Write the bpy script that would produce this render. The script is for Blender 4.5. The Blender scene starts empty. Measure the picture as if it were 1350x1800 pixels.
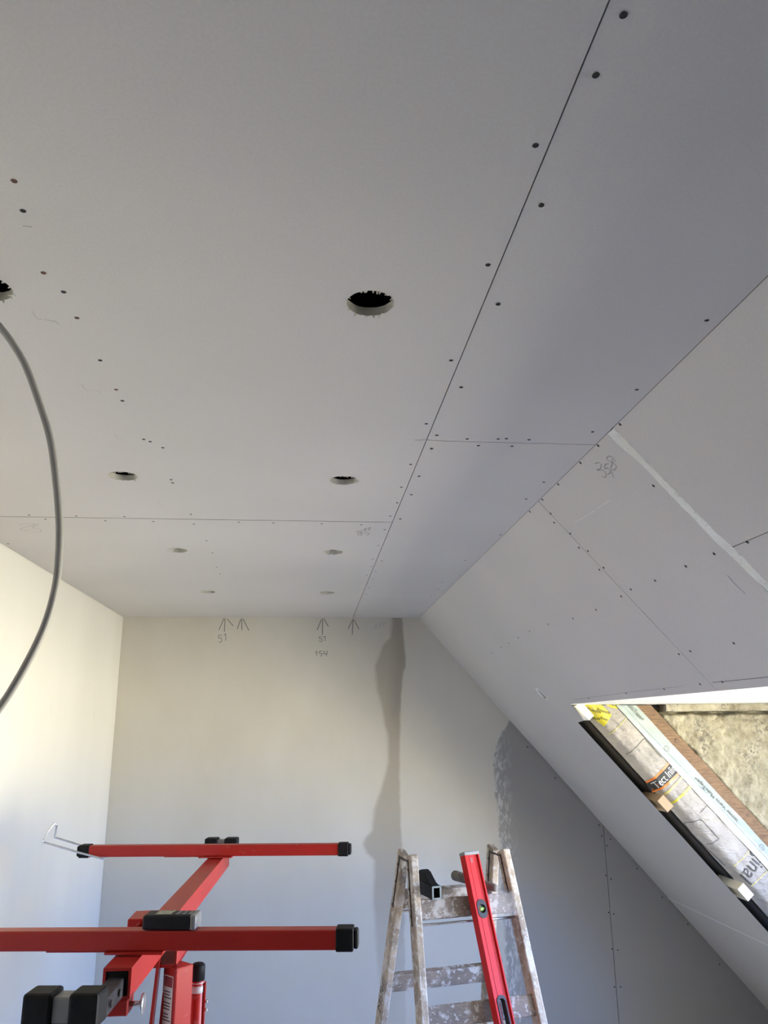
import bpy, bmesh, math, random
from mathutils import Vector, Matrix, noise
random.seed(7)
SC = bpy.context.scene
COL = SC.collection

# ------------------------------------------------------------------ camera, sky, light, exposure
def make_camera():
    pitch, yaw, roll = 0.2700, 0.0982, -0.0103
    fw = Vector((math.sin(yaw)*math.cos(pitch), math.cos(yaw)*math.cos(pitch), math.sin(pitch)))
    r = Vector((math.cos(yaw), -math.sin(yaw), 0)); u = r.cross(fw)
    r2 = math.cos(roll)*r + math.sin(roll)*u; u2 = -math.sin(roll)*r + math.cos(roll)*u
    cd = bpy.data.cameras.new('camera'); cd.sensor_fit = 'VERTICAL'; cd.sensor_height = 36.0
    cd.lens = 1365.4/1800*36.0; cd.clip_start = 0.02; cd.clip_end = 200
    co = bpy.data.objects.new('camera', cd); COL.objects.link(co)
    m = Matrix(((r2.x, u2.x, -fw.x), (r2.y, u2.y, -fw.y), (r2.z, u2.z, -fw.z))).to_4x4()
    m.translation = Vector((0, 0, 1.85)); co.matrix_world = m
    SC.camera = co
make_camera()

# sky: blue overhead, whiter towards the horizon; below it sunlit ground and roofs
SKY_STRENGTH = 10.0
SKY_STOPS = [(-1.0, (1.20, 1.13, 0.85)), (-0.45, (1.50, 1.41, 1.06)), (-0.05, (3.05, 2.86, 2.20)),
             (0.05, (0.80, 1.32, 2.60)), (0.30, (0.35, 0.93, 2.62)), (1.0, (0.28, 0.82, 2.45))]
w = bpy.data.worlds.new('sky'); SC.world = w; w.use_nodes = True
nt = w.node_tree; nt.nodes.clear()
wo = nt.nodes.new('ShaderNodeOutputWorld'); bg = nt.nodes.new('ShaderNodeBackground')
tc = nt.nodes.new('ShaderNodeTexCoord'); sx = nt.nodes.new('ShaderNodeSeparateXYZ')
mr = nt.nodes.new('ShaderNodeMapRange'); mr.inputs['From Min'].default_value = -1; mr.inputs['From Max'].default_value = 1
cr = nt.nodes.new('ShaderNodeValToRGB')
while len(cr.color_ramp.elements) < len(SKY_STOPS): cr.color_ramp.elements.new(.5)
for el, (z, c) in zip(cr.color_ramp.elements, SKY_STOPS): el.position = (z+1)/2; el.color = (*c, 1)
nt.links.new(tc.outputs['Generated'], sx.inputs[0]); nt.links.new(sx.outputs['Z'], mr.inputs['Value'])
nt.links.new(mr.outputs[0], cr.inputs[0]); nt.links.new(cr.outputs[0], bg.inputs['Color'])
bg.inputs['Strength'].default_value = SKY_STRENGTH
nt.links.new(bg.outputs[0], wo.inputs['Surface'])

def portal(name, loc, rot, sx_, sy_):
    ld = bpy.data.lights.new(name, 'AREA'); ld.shape = 'RECTANGLE'; ld.size = sx_; ld.size_y = sy_
    ld.cycles.is_portal = True
    lo = bpy.data.objects.new(name, ld); COL.objects.link(lo); lo.location = loc; lo.rotation_euler = rot
    return lo
# daylight enters through the dormer window (faces -X into the room)
portal('dormer_daylight', (2.71, 2.09, 1.315), (0, math.radians(90), 0), 1.16, 1.40)

sd = bpy.data.lights.new('sun', 'SUN'); sd.energy = 3.5; sd.angle = math.radians(.6); sd.color = (1.0, .96, .90)
so = bpy.data.objects.new('sun', sd); COL.objects.link(so); so.location = (6, 2, 6)
so.rotation_euler = Vector((-.85, 0, -.5)).to_track_quat('-Z', 'Y').to_euler()

vs = SC.view_settings
SC.display_settings.display_device = 'sRGB'
vs.view_transform = 'Standard'; vs.look = 'None'; vs.gamma = 1.0; vs.use_curve_mapping = False
vs.exposure = 0.83
try:
    SC.cycles.max_bounces = 8; SC.cycles.diffuse_bounces = 6; SC.cycles.transmission_bounces = 4
except Exception: pass

# ------------------------------------------------------------------ dimensions (metres)
XL, XJ, XS, D, AL, ZC = -1.105, 0.270, 0.681, 4.778, 0.8507, 2.5
CA, SA = math.cos(AL), math.sin(AL)
T = 0.015                                   # board thickness
OT, OB, OY0, OY1 = 0.745, 2.40, 1.15, 3.59  # dormer opening in the slope: s from/to, Y from/to
ZS = 1.94                                   # dormer soffit
def SLP(s, t, y): return Vector((XS + s*CA + t*SA, y, ZC - s*SA + t*CA))   # along slope, out of slope, depth
# ------------------------------------------------------------------ measured positions (metres)
# ceiling: (x,y); back wall: (x,z); slope: (distance down the slope, y)
CE_SCREWS= [(-0.368,0.849),(-0.377,0.907),(-0.397,1.052),(-0.383,1.103),(-0.385,1.182),(-0.386,1.335),(-0.387,1.463),(-0.387,1.518),(-0.388,1.740),(-0.376,1.754),(-0.354,1.794),(-0.376,2.045),(-0.376,2.074),(-0.875,2.437),(-0.841,2.487),(-0.733,2.441),(-0.657,2.495),(-0.585,2.440),(-0.506,2.495),(-0.373,2.400),(-0.381,2.523),(-0.369,2.759),(-1.082,2.844),(0.260,2.231),(0.255,2.384),(0.291,2.418),(0.254,2.561),(0.254,2.802),(0.252,3.044),(0.259,3.193),(0.292,3.078),(0.286,3.296),(0.290,3.477),(0.254,3.389),(0.289,3.700),(0.630,3.957),(0.631,3.732),(0.620,3.544),(-0.371,2.962),(-0.385,3.240),(-0.387,3.386),(-0.232,2.489),(-0.120,2.493),(0.038,2.494),(0.170,2.500),(0.289,3.894),(0.253,0.979),(0.294,1.086),(0.254,1.287),(0.295,1.402),(0.254,1.598),(0.289,1.667),(0.291,1.757),(0.364,1.685),(0.437,1.680),(0.456,1.677),(0.511,1.680),(0.400,1.728),(0.482,1.726),(0.255,1.876),(0.290,1.972),(0.254,2.073),(0.292,2.145),(0.643,2.001),(0.639,2.167),(0.289,0.561),(0.288,0.632),(0.254,0.736),(0.292,0.841),(0.655,1.109),(0.651,1.387),(0.644,1.620),(0.670,2.612),(0.697,3.176),(0.631,3.051)]
SL_SCREWS= [(-0.002,1.560),(-0.002,1.696),(-0.003,1.822),(-0.001,2.005),(-0.000,2.155),(-0.003,2.290),(0.053,2.182),(0.080,2.210),(0.135,2.178),(0.184,2.204),(0.207,2.172),(0.273,2.172),(0.272,2.205),(0.374,2.223),(0.366,2.137),(0.383,2.451),(0.381,2.676),(0.364,2.931),(0.360,3.181),(0.368,3.383),(0.370,1.981),(0.367,1.800),(0.366,1.660),(0.371,1.527),(0.603,1.901),(0.603,2.205),(0.601,2.132),(0.716,2.117),(0.715,2.244),(0.719,2.491),(0.719,2.805),(0.724,3.207),(0.160,1.642),(0.386,3.941),(0.377,3.720),(0.374,3.573),(0.367,3.381)]
BK_SCREWS= [(1.324,1.726),(1.481,1.547),(1.729,1.278),(1.740,1.218),(1.792,1.199),(1.767,1.164),(1.938,1.036),(1.747,1.004),(1.777,0.985),(2.074,0.879),(1.746,0.808),(1.775,0.800),(2.212,0.732),(1.749,0.620),(1.782,0.613),(1.745,0.428),(1.781,0.427),(2.377,0.520)]
STAIN= [(2.497,0.510,0.577),(2.382,0.508,0.586),(2.330,0.452,0.589),(2.210,0.406,0.590),(2.109,0.415,0.571),(1.942,0.448,0.558),(1.778,0.481,0.552),(1.649,0.482,0.550),(1.523,0.444,0.548),(1.399,0.400,0.549),(1.277,0.383,0.551),(1.235,0.340,0.553),(1.202,0.330,0.556),(1.157,0.349,0.559),(1.120,0.392,0.561),(0.861,0.390,0.563),(0.575,0.410,0.562),(0.299,0.442,0.563)]
SKIM= [(1.257,1.919),(1.201,1.852),(1.147,1.770),(1.115,1.673),(1.110,1.512),(1.120,1.354),(1.129,1.138),(1.127,0.839),(1.131,0.550),(1.136,0.270)]
BK_PENCIL= [[(-0.504, 2.493), (-0.504, 2.413)], [(-0.51, 2.493), (-0.537, 2.424)], [(-0.491, 2.49), (-0.453, 2.448)], [(-0.404, 2.494), (-0.4, 2.423)], [(-0.409, 2.49), (-0.428, 2.429)], [(-0.396, 2.49), (-0.358, 2.42)], [(0.085, 2.495), (0.086, 2.395)], [(0.078, 2.488), (0.053, 2.424)], [(0.094, 2.492), (0.122, 2.446)], [(0.274, 2.495), (0.267, 2.395)], [(0.269, 2.486), (0.241, 2.43)], [(0.28, 2.486), (0.308, 2.43)], [(-0.519, 2.392), (-0.536, 2.391), (-0.537, 2.375), (-0.522, 2.375), (-0.516, 2.362), (-0.523, 2.35), (-0.536, 2.353)], [(-0.506, 2.391), (-0.495, 2.399), (-0.495, 2.359)], [(0.084, 2.383), (0.068, 2.383), (0.067, 2.372), (0.081, 2.372), (0.085, 2.361), (0.075, 2.354), (0.064, 2.358)], [(0.091, 2.379), (0.102, 2.387), (0.102, 2.358)], [(0.044, 2.287), (0.053, 2.297), (0.052, 2.27)], [(0.085, 2.297), (0.071, 2.295), (0.069, 2.283), (0.082, 2.283), (0.084, 2.272), (0.073, 2.267)], [(0.101, 2.299), (0.093, 2.281), (0.114, 2.281)], [(0.117, 2.299), (0.111, 2.267)], [(0.406, 2.457), (0.419, 2.462), (0.419, 2.45), (0.406, 2.445), (0.418, 2.439), (0.409, 2.435)], [(0.433, 2.462), (0.442, 2.467), (0.437, 2.457), (0.446, 2.45), (0.432, 2.444)], [(0.454, 2.468), (0.467, 2.471), (0.459, 2.45)], [(0.454, 2.46), (0.469, 2.463)]]
SL_PENCIL= [[(0.033, 1.768), (0.036, 1.753), (0.044, 1.75), (0.05, 1.765), (0.05, 1.781), (0.046, 1.783), (0.054, 1.769), (0.062, 1.761), (0.071, 1.767), (0.074, 1.781), (0.067, 1.79)], [(0.055, 1.719), (0.051, 1.735), (0.058, 1.751), (0.06, 1.739), (0.067, 1.736), (0.074, 1.744), (0.072, 1.76)], [(0.071, 1.734), (0.088, 1.749)], [(0.063, 1.689), (0.049, 1.685), (0.041, 1.696), (0.044, 1.712), (0.054, 1.707), (0.066, 1.699), (0.074, 1.707), (0.074, 1.725), (0.066, 1.726), (0.06, 1.705), (0.051, 1.691)], [(0.426, 1.684), (0.448, 1.687), (0.483, 1.684)], [(0.722, 3.404), (0.716, 2.802), (0.715, 2.425)], [(0.715, 2.167), (0.713, 1.889)], [(0.118, 2.103), (0.125, 1.948)], [(0.124, 1.933), (0.127, 1.843)]]
CE_PENCIL= [[(-0.45, 1.164), (-0.45, 1.187), (-0.443, 1.191)], [(-0.44, 1.191), (-0.429, 1.195), (-0.422, 1.197), (-0.421, 1.206)], [(-0.448, 1.441), (-0.446, 1.466), (-0.434, 1.47)], [(-0.429, 1.472), (-0.421, 1.474), (-0.421, 1.482)], [(-0.447, 1.712), (-0.446, 1.737), (-0.436, 1.74)], [(-0.448, 2.266), (-0.447, 2.285), (-0.437, 2.289)], [(-0.947, 2.561), (-0.93, 2.552), (-0.9, 2.545), (-0.906, 2.573), (-0.941, 2.595), (-0.961, 2.619), (-0.966, 2.649), (-0.936, 2.633)], [(-0.909, 2.559), (-0.883, 2.552), (-0.919, 2.603), (-0.901, 2.622), (-0.912, 2.661), (-0.939, 2.663)], [(-0.388, 0.939), (-0.383, 0.94), (-0.377, 0.94)], [(0.16, 2.592), (0.18, 2.58)], [(0.184, 2.561), (0.19, 2.546), (0.185, 2.576), (0.194, 2.583)], [(0.195, 2.546), (0.204, 2.534), (0.2, 2.567), (0.208, 2.574)], [(0.157, 2.6), (0.205, 2.605)], [(0.166, 2.622), (0.171, 2.645)], [(0.182, 2.614), (0.174, 2.614), (0.182, 2.637), (0.175, 2.649)], [(0.188, 2.617), (0.206, 2.616), (0.199, 2.648)], [(0.242, 1.7), (0.256, 1.7), (0.267, 1.695)]]
# ------------------------------------------------------------------ materials
class NB:
    def __init__(s, name):
        s.m = bpy.data.materials.new(name); s.m.use_nodes = True; s.t = s.m.node_tree
        s.b = next(n for n in s.t.nodes if n.type == 'BSDF_PRINCIPLED')
    def n(s, typ, **kw):
        n = s.t.nodes.new(typ)
        for k, v in kw.items(): setattr(n, k, v)
        return n
    def l(s, a, b): s.t.links.new(a, b)
    def coord(s, rot=(0,0,0), scale=(1,1,1)):
        tc = s.n('ShaderNodeTexCoord'); mp = s.n('ShaderNodeMapping')
        mp.inputs['Rotation'].default_value = rot; mp.inputs['Scale'].default_value = scale
        s.l(tc.outputs['Object'], mp.inputs['Vector']); return mp.outputs[0]
    def noise(s, vec, scale, detail=4, rough=.55):
        n = s.n('ShaderNodeTexNoise'); n.inputs['Scale'].default_value = scale
        n.inputs['Detail'].default_value = detail; n.inputs['Roughness'].default_value = rough
        if vec is not None: s.l(vec, n.inputs['Vector'])
        return n.outputs['Fac']
    def rng(s, v, a, b, c=0., d=1.):
        n = s.n('ShaderNodeMapRange'); n.inputs['From Min'].default_value = a; n.inputs['From Max'].default_value = b
        n.inputs['To Min'].default_value = c; n.inputs['To Max'].default_value = d
        s.l(v, n.inputs['Value']); return n.outputs[0]
    def math(s, op, a, b=None):
        n = s.n('ShaderNodeMath', operation=op)
        for i, v in enumerate((a, b)):
            if v is None: continue
            if isinstance(v, (int, float)): n.inputs[i].default_value = v
            else: s.l(v, n.inputs[i])
        return n.outputs[0]
    def mix(s, f, a, b):
        n = s.n('ShaderNodeMix', data_type='RGBA')
        for i, v in ((0, f), (6, a), (7, b)):
            if isinstance(v, (int, float)): n.inputs[i].default_value = v
            elif isinstance(v, tuple): n.inputs[i].default_value = (*v, 1)
            else: s.l(v, n.inputs[i])
        return n.outputs[2]
    def bump(s, h, strength, dist=.002):
        n = s.n('ShaderNodeBump'); n.inputs['Strength'].default_value = strength; n.inputs['Distance'].default_value = dist
        s.l(h, n.inputs['Height']); s.l(n.outputs[0], s.b.inputs['Normal'])
    def col(s, c):
        if isinstance(c, tuple): s.b.inputs['Base Color'].default_value = (*c, 1)
        else: s.l(c, s.b.inputs['Base Color'])
    def fcurve(s, v, pts):
        n = s.n('ShaderNodeFloatCurve'); c = n.mapping.curves[0]
        pts = sorted(pts)
        c.points[0].location = pts[0]; c.points[1].location = pts[-1]
        for q in pts[1:-1]: c.points.new(*q)
        for q in c.points: q.handle_type = 'VECTOR'
        n.mapping.update(); s.l(v, n.inputs['Value']); return n.outputs[0]

def simple(name, c, rough=.5, metal=0., nscale=0, namt=.12, bump=0., spec=None):
    k = NB(name); k.b.inputs['Roughness'].default_value = rough; k.b.inputs['Metallic'].default_value = metal
    if spec is not None: k.b.inputs['Specular IOR Level'].default_value = spec
    if nscale:
        f = k.noise(k.coord(), nscale)
        lo = tuple(max(0, x*(1-namt)) for x in c); hi = tuple(min(1, x*(1+namt)) for x in c)
        k.col(k.mix(k.rng(f, .3, .7), lo, hi))
        if bump: k.bump(f, bump)
    else: k.col(c)
    return k.m

def board_mat(name, c):
    k = NB(name); v = k.coord(); k.b.inputs['Roughness'].default_value = .85
    k.b.inputs['Specular IOR Level'].default_value = .2
    big = k.rng(k.noise(v, 1.6, 1), .3, .7); fine = k.rng(k.noise(v, 230, 1), .3, .7)
    a = k.mix(big, tuple(x*.965 for x in c), tuple(min(1, x*1.03) for x in c))
    b = k.mix(k.math('MULTIPLY', fine, .10), a, (c[0]*.55, c[1]*.55, c[2]*.56))
    k.col(b); return k.m

MAT = {}
MAT['board'] = board_mat('plasterboard_paper', (.645, .622, .598))
MAT['gyp'] = simple('gypsum_core', (.66, .64, .58), .9, nscale=60, namt=.12, bump=.3)
MAT['edge'] = simple('shaded_board_edge', (.13, .12, .11), .9, nscale=60)  # gap shade put into the board edge colour so joints read dark
MAT['filler'] = None
MAT['dark'] = simple('dark_cavity', (.045, .038, .034), .9, nscale=9)
MAT['screw'] = simple('phosphated_screw', (.012, .012, .013), .55, .2, nscale=300)
MAT['rust_screw'] = simple('rusty_screw', (.12, .055, .035), .7, .1, nscale=300)
MAT['pencil'] = simple('pencil_graphite', (.10, .10, .105), .6, nscale=150, namt=.3)
MAT['pencil_faint'] = simple('pencil_faint', (.40, .39, .385), .7, nscale=150, namt=.2)
MAT['scratch'] = simple('scratch_white', (.72, .71, .69), .8, nscale=150)
MAT['paper'] = simple('torn_paper', (.58, .55, .48), .9, nscale=90)
MAT['white'] = simple('white_lining', (.80, .80, .78), .6, nscale=4, namt=.03)
MAT['floor'] = simple('chipboard_floor', (.50, .452, .365), .7, nscale=30, namt=.25)

def skim_wall():
    k = NB('skim_plaster_back'); v = k.coord(); k.b.inputs['Roughness'].default_value = .8
    k.b.inputs['Specular IOR Level'].default_value = .25
    sep = k.n('ShaderNodeSeparateXYZ'); k.l(v, sep.inputs[0]); X, Z = sep.outputs['X'], sep.outputs['Z']
    warp = k.math('MULTIPLY', k.math('SUBTRACT', k.noise(v, 9, 4), .5), .030)
    warp2 = k.math('MULTIPLY', k.math('SUBTRACT', k.noise(v, 38, 5), .5), .05)
    Xw = k.math('ADD', X, warp)
    zn = k.math('DIVIDE', Z, 2.6)
    dz = [(z/2.6, (a-.3)/.4, (b-.3)/.4) for z, a, b in STAIN]
    xl = k.math('ADD', k.math('MULTIPLY', k.fcurve(zn, [(q[0], q[1]) for q in dz]), .4), .3)
    xr = k.math('ADD', k.math('MULTIPLY', k.fcurve(zn, [(q[0], q[2]) for q in dz]), .4), .3)
    m1 = k.rng(k.math('SUBTRACT', Xw, xl), -.012, .014); m2 = k.rng(k.math('SUBTRACT', xr, Xw), -.006, .008)
    stain = k.math('MULTIPLY', m1, m2)
    stain = k.math('MULTIPLY', stain, k.rng(Z, .35, 1.0, .35, 1.0))
    core = k.math('MULTIPLY', stain, k.math('MULTIPLY', k.rng(k.math('SUBTRACT', xr, Xw), .10, .03), k.rng(Z, 1.7, 2.0)))
    sk = k.math('ADD', k.math('MULTIPLY', k.fcurve(zn, [(z/2.6, (x-1.0)/.4) for x, z in SKIM]), .4), 1.0)
    dx = k.math('SUBTRACT', k.math('ADD', X, warp2), sk)
    bare = k.rng(dx, -.006, .012)
    big = k.rng(k.noise(k.coord(scale=(1, 1, .6)), 2.2, 4), .3, .7)
    base = k.mix(big, (.54, .51, .44), (.60, .575, .51))
    c = k.mix(k.math('MULTIPLY', stain, .62), base, (.30, .258, .20))
    c = k.mix(k.math('MULTIPLY', core, .38), c, (.24, .215, .18))
    c = k.mix(bare, c, (.325, .312, .295))
    # smeared filler scratches along the skim edge
    scr = k.rng(k.noise(k.coord(rot=(0, .6, 0), scale=(7, 1, 2.2)), 11, 6, .72), .50, .58)
    band = k.math('MULTIPLY', k.rng(dx, -.03, .005), k.rng(dx, .11, .03))
    band = k.math('MULTIPLY', band, k.rng(Z, 1.80, 1.66))
    c = k.mix(k.math('MULTIPLY', k.math('MULTIPLY', scr, band), .9), c, (.60, .59, .57))
    k.col(c)
    return k.m

def left_wall():
    k = NB('skim_plaster_side'); k.b.inputs['Roughness'].default_value = .75
    k.b.inputs['Specular IOR Level'].default_value = .25
    st = k.rng(k.noise(k.coord(scale=(1, 1, .3)), 1.8, 3), .3, .7)
    c = k.mix(st, (.80, .775, .705), (.85, .83, .77))
    sp = k.rng(k.noise(k.coord(scale=(1, 1, .4)), 11, 4), .66, .74)
    c = k.mix(k.math('MULTIPLY', sp, .10), c, (.45, .43, .40))
    k.col(c); return k.m

def filler_mat():
    k = NB('joint_compound'); v = k.coord(); k.b.inputs['Roughness'].default_value = .9
    sp = k.rng(k.noise(v, 70, 4, .7), .62, .70)
    big = k.rng(k.noise(v, 14, 4), .35, .65)
    c = k.mix(big, (.76, .76, .70), (.90, .90, .86))
    c = k.mix(k.math('MULTIPLY', sp, .7), c, (.22, .21, .20)); k.col(c)
    k.bump(k.noise(v, 60, 5), .6, .004); return k.m
MAT['filler'] = filler_mat()

def wood_mat(name, lo, hi, rot=(0,0,0), stretch=(1,1,1), splat=0., grime=0., scale=22):
    k = NB(name); v = k.coord(rot, stretch); k.b.inputs['Roughness'].default_value = .7
    g = k.rng(k.noise(v, scale, 6, .6), .3, .7); c = k.mix(g, lo, hi)
    o = k.coord()
    if grime:
        gr = k.rng(k.noise(o, 7, 4), .42, .6); c = k.mix(k.math('MULTIPLY', gr, grime), c, (.10, .085, .075))
    if splat:
        s1 = k.rng(k.noise(o, 16, 5, .65), .52, .60); s2 = k.rng(k.noise(o, 60, 3), .58, .64)
        c = k.mix(k.math('MULTIPLY', k.math('MAXIMUM', s1, k.math('MULTIPLY', s2, .9)), splat), c, (.66, .64, .60))
    k.col(c); k.bump(g, .25, .001); return k.m
MAT['rafter'] = wood_mat('rafter_timber', (.085, .044, .020), (.225, .130, .062), (0, AL, 0), (1.2, 14, 14))
MAT['batten'] = wood_mat('batten_timber', (.30, .20, .11), (.38, .27, .16), (0, 0, 0), (14, 1.5, 14))
MAT['batten_pale'] = wood_mat('batten_pale', (.50, .45, .34), (.60, .55, .44), (0, 0, 0), (14, 1.5, 14))
MAT['rail'] = wood_mat('ladder_rail_wood', (.38, .29, .20), (.62, .51, .38), (0, 0, 0), (14, 14, 1.5), .60, .62)
MAT['rung'] = wood_mat('ladder_rung_wood', (.16, .12, .09), (.31, .245, .19), (0, 0, -.2), (1.5, 14, 14), .55, .55)
MAT['handle'] = wood_mat('dirty_handle_wood', (.10, .09, .08), (.20, .18, .16), (0,0,0), (3,3,3), .15, .4)

def paint(name, c, rough=.38):
    k = NB(name); v = k.coord(); k.b.inputs['Roughness'].default_value = rough
    k.b.inputs['Specular IOR Level'].default_value = .3
    d = k.rng(k.noise(v, 30, 5, .7), .62, .74); f = k.rng(k.noise(v, 5, 3), .3, .7)
    a = k.mix(f, tuple(x*.93 for x in c), tuple(min(1, x*1.05) for x in c))
    k.col(k.mix(k.math('MULTIPLY', d, .25), a, (.55, .42, .38))); k.bump(k.noise(v, 120, 2), .04, .0005); return k.m
MAT['red'] = paint('red_enamel', (.42, .024, .018))
MAT['level_red'] = simple('red_level_paint', (.54, .016, .016), .5, nscale=9, namt=.06, spec=.2)
MAT['black'] = simple('black_rubber', (.010, .010, .011), .6, nscale=60, namt=.4, spec=.2)
MAT['blackmetal'] = simple('black_tube', (.045, .045, .05), .4, .3, nscale=40, namt=.5)
MAT['plastic'] = simple('dark_plastic', (.012, .013, .017), .5, nscale=50, namt=.3, spec=.25)
MAT['grey'] = simple('grey_plastic', (.22, .22, .23), .45, nscale=40)
MAT['darkgrey'] = simple('dark_grey_plastic', (.045, .045, .048), .55, nscale=40, spec=.2)
MAT['display'] = simple('grey_display', (.20, .22, .18), .2, nscale=20)
MAT['zinc'] = simple('zinc_wire', (.62, .63, .65), .3, .9, nscale=80)
MAT['sticker'] = simple('white_sticker', (.78, .77, .72), .5, nscale=30, namt=.05)
MAT['sticker_red'] = simple('sticker_header', (.30, .05, .05), .5, nscale=30)
MAT['print'] = simple('grey_print', (.055, .053, .05), .6, nscale=100)
MAT['print_black'] = simple('black_print', (.02, .02, .02), .6, nscale=100)
MAT['print_white'] = simple('white_print', (.62, .61, .60), .5, nscale=100, namt=.04)
MAT['orange'] = simple('orange_print', (.62, .16, .02), .4, nscale=50)
MAT['yellow'] = simple('yellow_tape', (.45, .38, .02), .4, nscale=14, namt=.15)
MAT['yellow_faint'] = simple('yellow_line', (.42, .36, .12), .4, nscale=30)
MAT['cable'] = simple('grey_cable_sheath', (.40, .395, .39), .5, nscale=25, namt=.06)
MAT['vial'] = simple('vial_green', (.22, .40, .10), .15, nscale=30)
MAT['iron'] = simple('dark_iron', (.06, .05, .045), .6, .5, nscale=60, namt=.4)
MAT['dim_wall'] = simple('bounce_dimming_wall', (.20, .17, .14), .9, nscale=6, namt=.3)  # unseen front wall made dark to cut bounce on near ceiling and lift
MAT['frame'] = simple('window_frame', (.75, .75, .74), .5, nscale=5, namt=.03)

def film_mat():
    k = NB('insulation_film'); v = k.coord(); k.b.inputs['Roughness'].default_value = .24
    k.b.inputs['Specular IOR Level'].default_value = .4
    a = k.rng(k.noise(v, 9, 4), .32, .68); k.col(k.mix(a, (.22, .20, .178), (.32, .29, .255)))
    w = k.noise(k.coord((0, AL, 0), (1.2, 1, 3)), 22, 5, .6); k.bump(w, .8, .010)
    return k.m
def tape_mat():
    k = NB('vapour_tape'); k.b.inputs['Roughness'].default_value = .25
    f = k.rng(k.noise(k.coord((0, AL, 0), (1, 1, 8)), 4, 3), .3, .7)
    k.col(k.mix(f, (.27, .315, .295), (.34, .385, .365))); k.bump(k.noise(k.coord((0, AL, 0), (1, 1, 5)), 8, 3), .35, .006); return k.m
def stone_mat():
    k = NB('rough_stone'); v = k.coord(); k.b.inputs['Roughness'].default_value = .95
    a = k.rng(k.noise(v, 13, 7, .70), .34, .64); c = k.mix(a, (.27, .23, .15), (.52, .475, .35))
    d = k.rng(k.noise(v, 5, 4), .50, .62); e = k.rng(k.noise(v, 70, 4, .7), .48, .58)
    c = k.mix(k.math('MULTIPLY', k.math('MULTIPLY', d, e), .85), c, (.10, .09, .08)); k.col(c)
    k.bump(k.noise(v, 60, 6, .75), 1.0, .012); return k.m
def clear_mat():
    k = NB('clear_plastic'); b = k.b; b.inputs['Roughness'].default_value = .12
    b.inputs['Base Color'].default_value = (.9, .9, .92, 1); b.inputs['Alpha'].default_value = .17
    k.bump(k.noise(k.coord(), 60, 3), .5, .004); return k.m
MAT['film'] = film_mat(); MAT['tape'] = tape_mat(); MAT['stone'] = stone_mat(); MAT['clear'] = clear_mat()
# ------------------------------------------------------------------ builders
def link(name, me, mats, parent=None):
    o = bpy.data.objects.new(name, me); COL.objects.link(o)
    for m in (mats if isinstance(mats, (list, tuple)) else [mats]):
        if isinstance(m, str): m = MAT[m]
        if m.name not in [x.name for x in me.materials if x]: me.materials.append(m)
    if parent: o.parent = parent
    return o
def from_bm(name, bm, mats, parent=None, smooth=False):
    bmesh.ops.recalc_face_normals(bm, faces=bm.faces)
    me = bpy.data.meshes.new(name); bm.to_mesh(me); bm.free()
    if smooth:
        for p in me.polygons: p.use_smooth = True
    return link(name, me, mats, parent)
def tag(o, label, cat, group=None):
    o['label'] = label; o['category'] = cat
    if group: o['group'] = group
    return o
def struct(o):
    o['kind'] = 'structure'; return o
def thing(name, label, cat, loc=(0, 0, 0), group=None):
    o = bpy.data.objects.new(name, None); COL.objects.link(o); o.empty_display_size = .05
    o.location = loc; tag(o, label, cat, group)
    return o
def put(o, parent):          # child keeps its world place under an unrotated parent
    o.parent = parent; o.matrix_parent_inverse = Matrix.Translation(-Vector(parent.location)); return o
def add_box(bm, c, ax, ay, az, hx, hy, hz, bevel=0., seg=1):
    c, ax, ay, az = (Vector(q) for q in (c, ax, ay, az))
    vs_ = [bm.verts.new(c + ax*hx*i + ay*hy*j + az*hz*k) for i in (-1, 1) for j in (-1, 1) for k in (-1, 1)]
    F = [(0,1,3,2),(4,6,7,5),(0,4,5,1),(2,3,7,6),(0,2,6,4),(1,5,7,3)]
    fs = [bm.faces.new([vs_[i] for i in f]) for f in F]
    if bevel > 0:
        es = list({e for f in fs for e in f.edges})
        bmesh.ops.bevel(bm, geom=es, offset=bevel, segments=seg, affect='EDGES', profile=.5)
def box(name, lo, hi, mats, parent=None, bevel=0., seg=1):
    bm = bmesh.new(); lo, hi = Vector(lo), Vector(hi); c = (lo+hi)/2; h = (hi-lo)/2
    add_box(bm, c, (1,0,0), (0,1,0), (0,0,1), h.x, h.y, h.z, bevel, seg)
    return from_bm(name, bm, mats, parent)
def bar(name, p0, p1, side, w, h, mats, parent=None, bevel=0., seg=1, bm=None):
    """box from p0 to p1, w wide along side, h along the third axis"""
    p0, p1, side = Vector(p0), Vector(p1), Vector(side)
    d = (p1-p0); L = d.length; d.normalize(); side = (side - d*side.dot(d)).normalized(); th = d.cross(side)
    own = bm is None
    if own: bm = bmesh.new()
    add_box(bm, (p0+p1)/2, d, side, th, L/2, w/2, h/2, bevel, seg)
    if own: return from_bm(name, bm, mats, parent)
def cyl_into(bm, p0, p1, r0, r1=None, n=20, cap=True):
    p0, p1 = Vector(p0), Vector(p1); r1 = r0 if r1 is None else r1
    d = (p1-p0).normalized(); a = d.orthogonal().normalized(); b = d.cross(a)
    R = []
    for p, r in ((p0, r0), (p1, r1)):
        R.append([bm.verts.new(p + (a*math.cos(2*math.pi*i/n) + b*math.sin(2*math.pi*i/n))*r) for i in range(n)])
    for i in range(n):
        f = bm.faces.new((R[0][i], R[0][(i+1) % n], R[1][(i+1) % n], R[1][i])); f.smooth = True
    if cap: bm.faces.new(R[0][::-1]); bm.faces.new(R[1])
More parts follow.
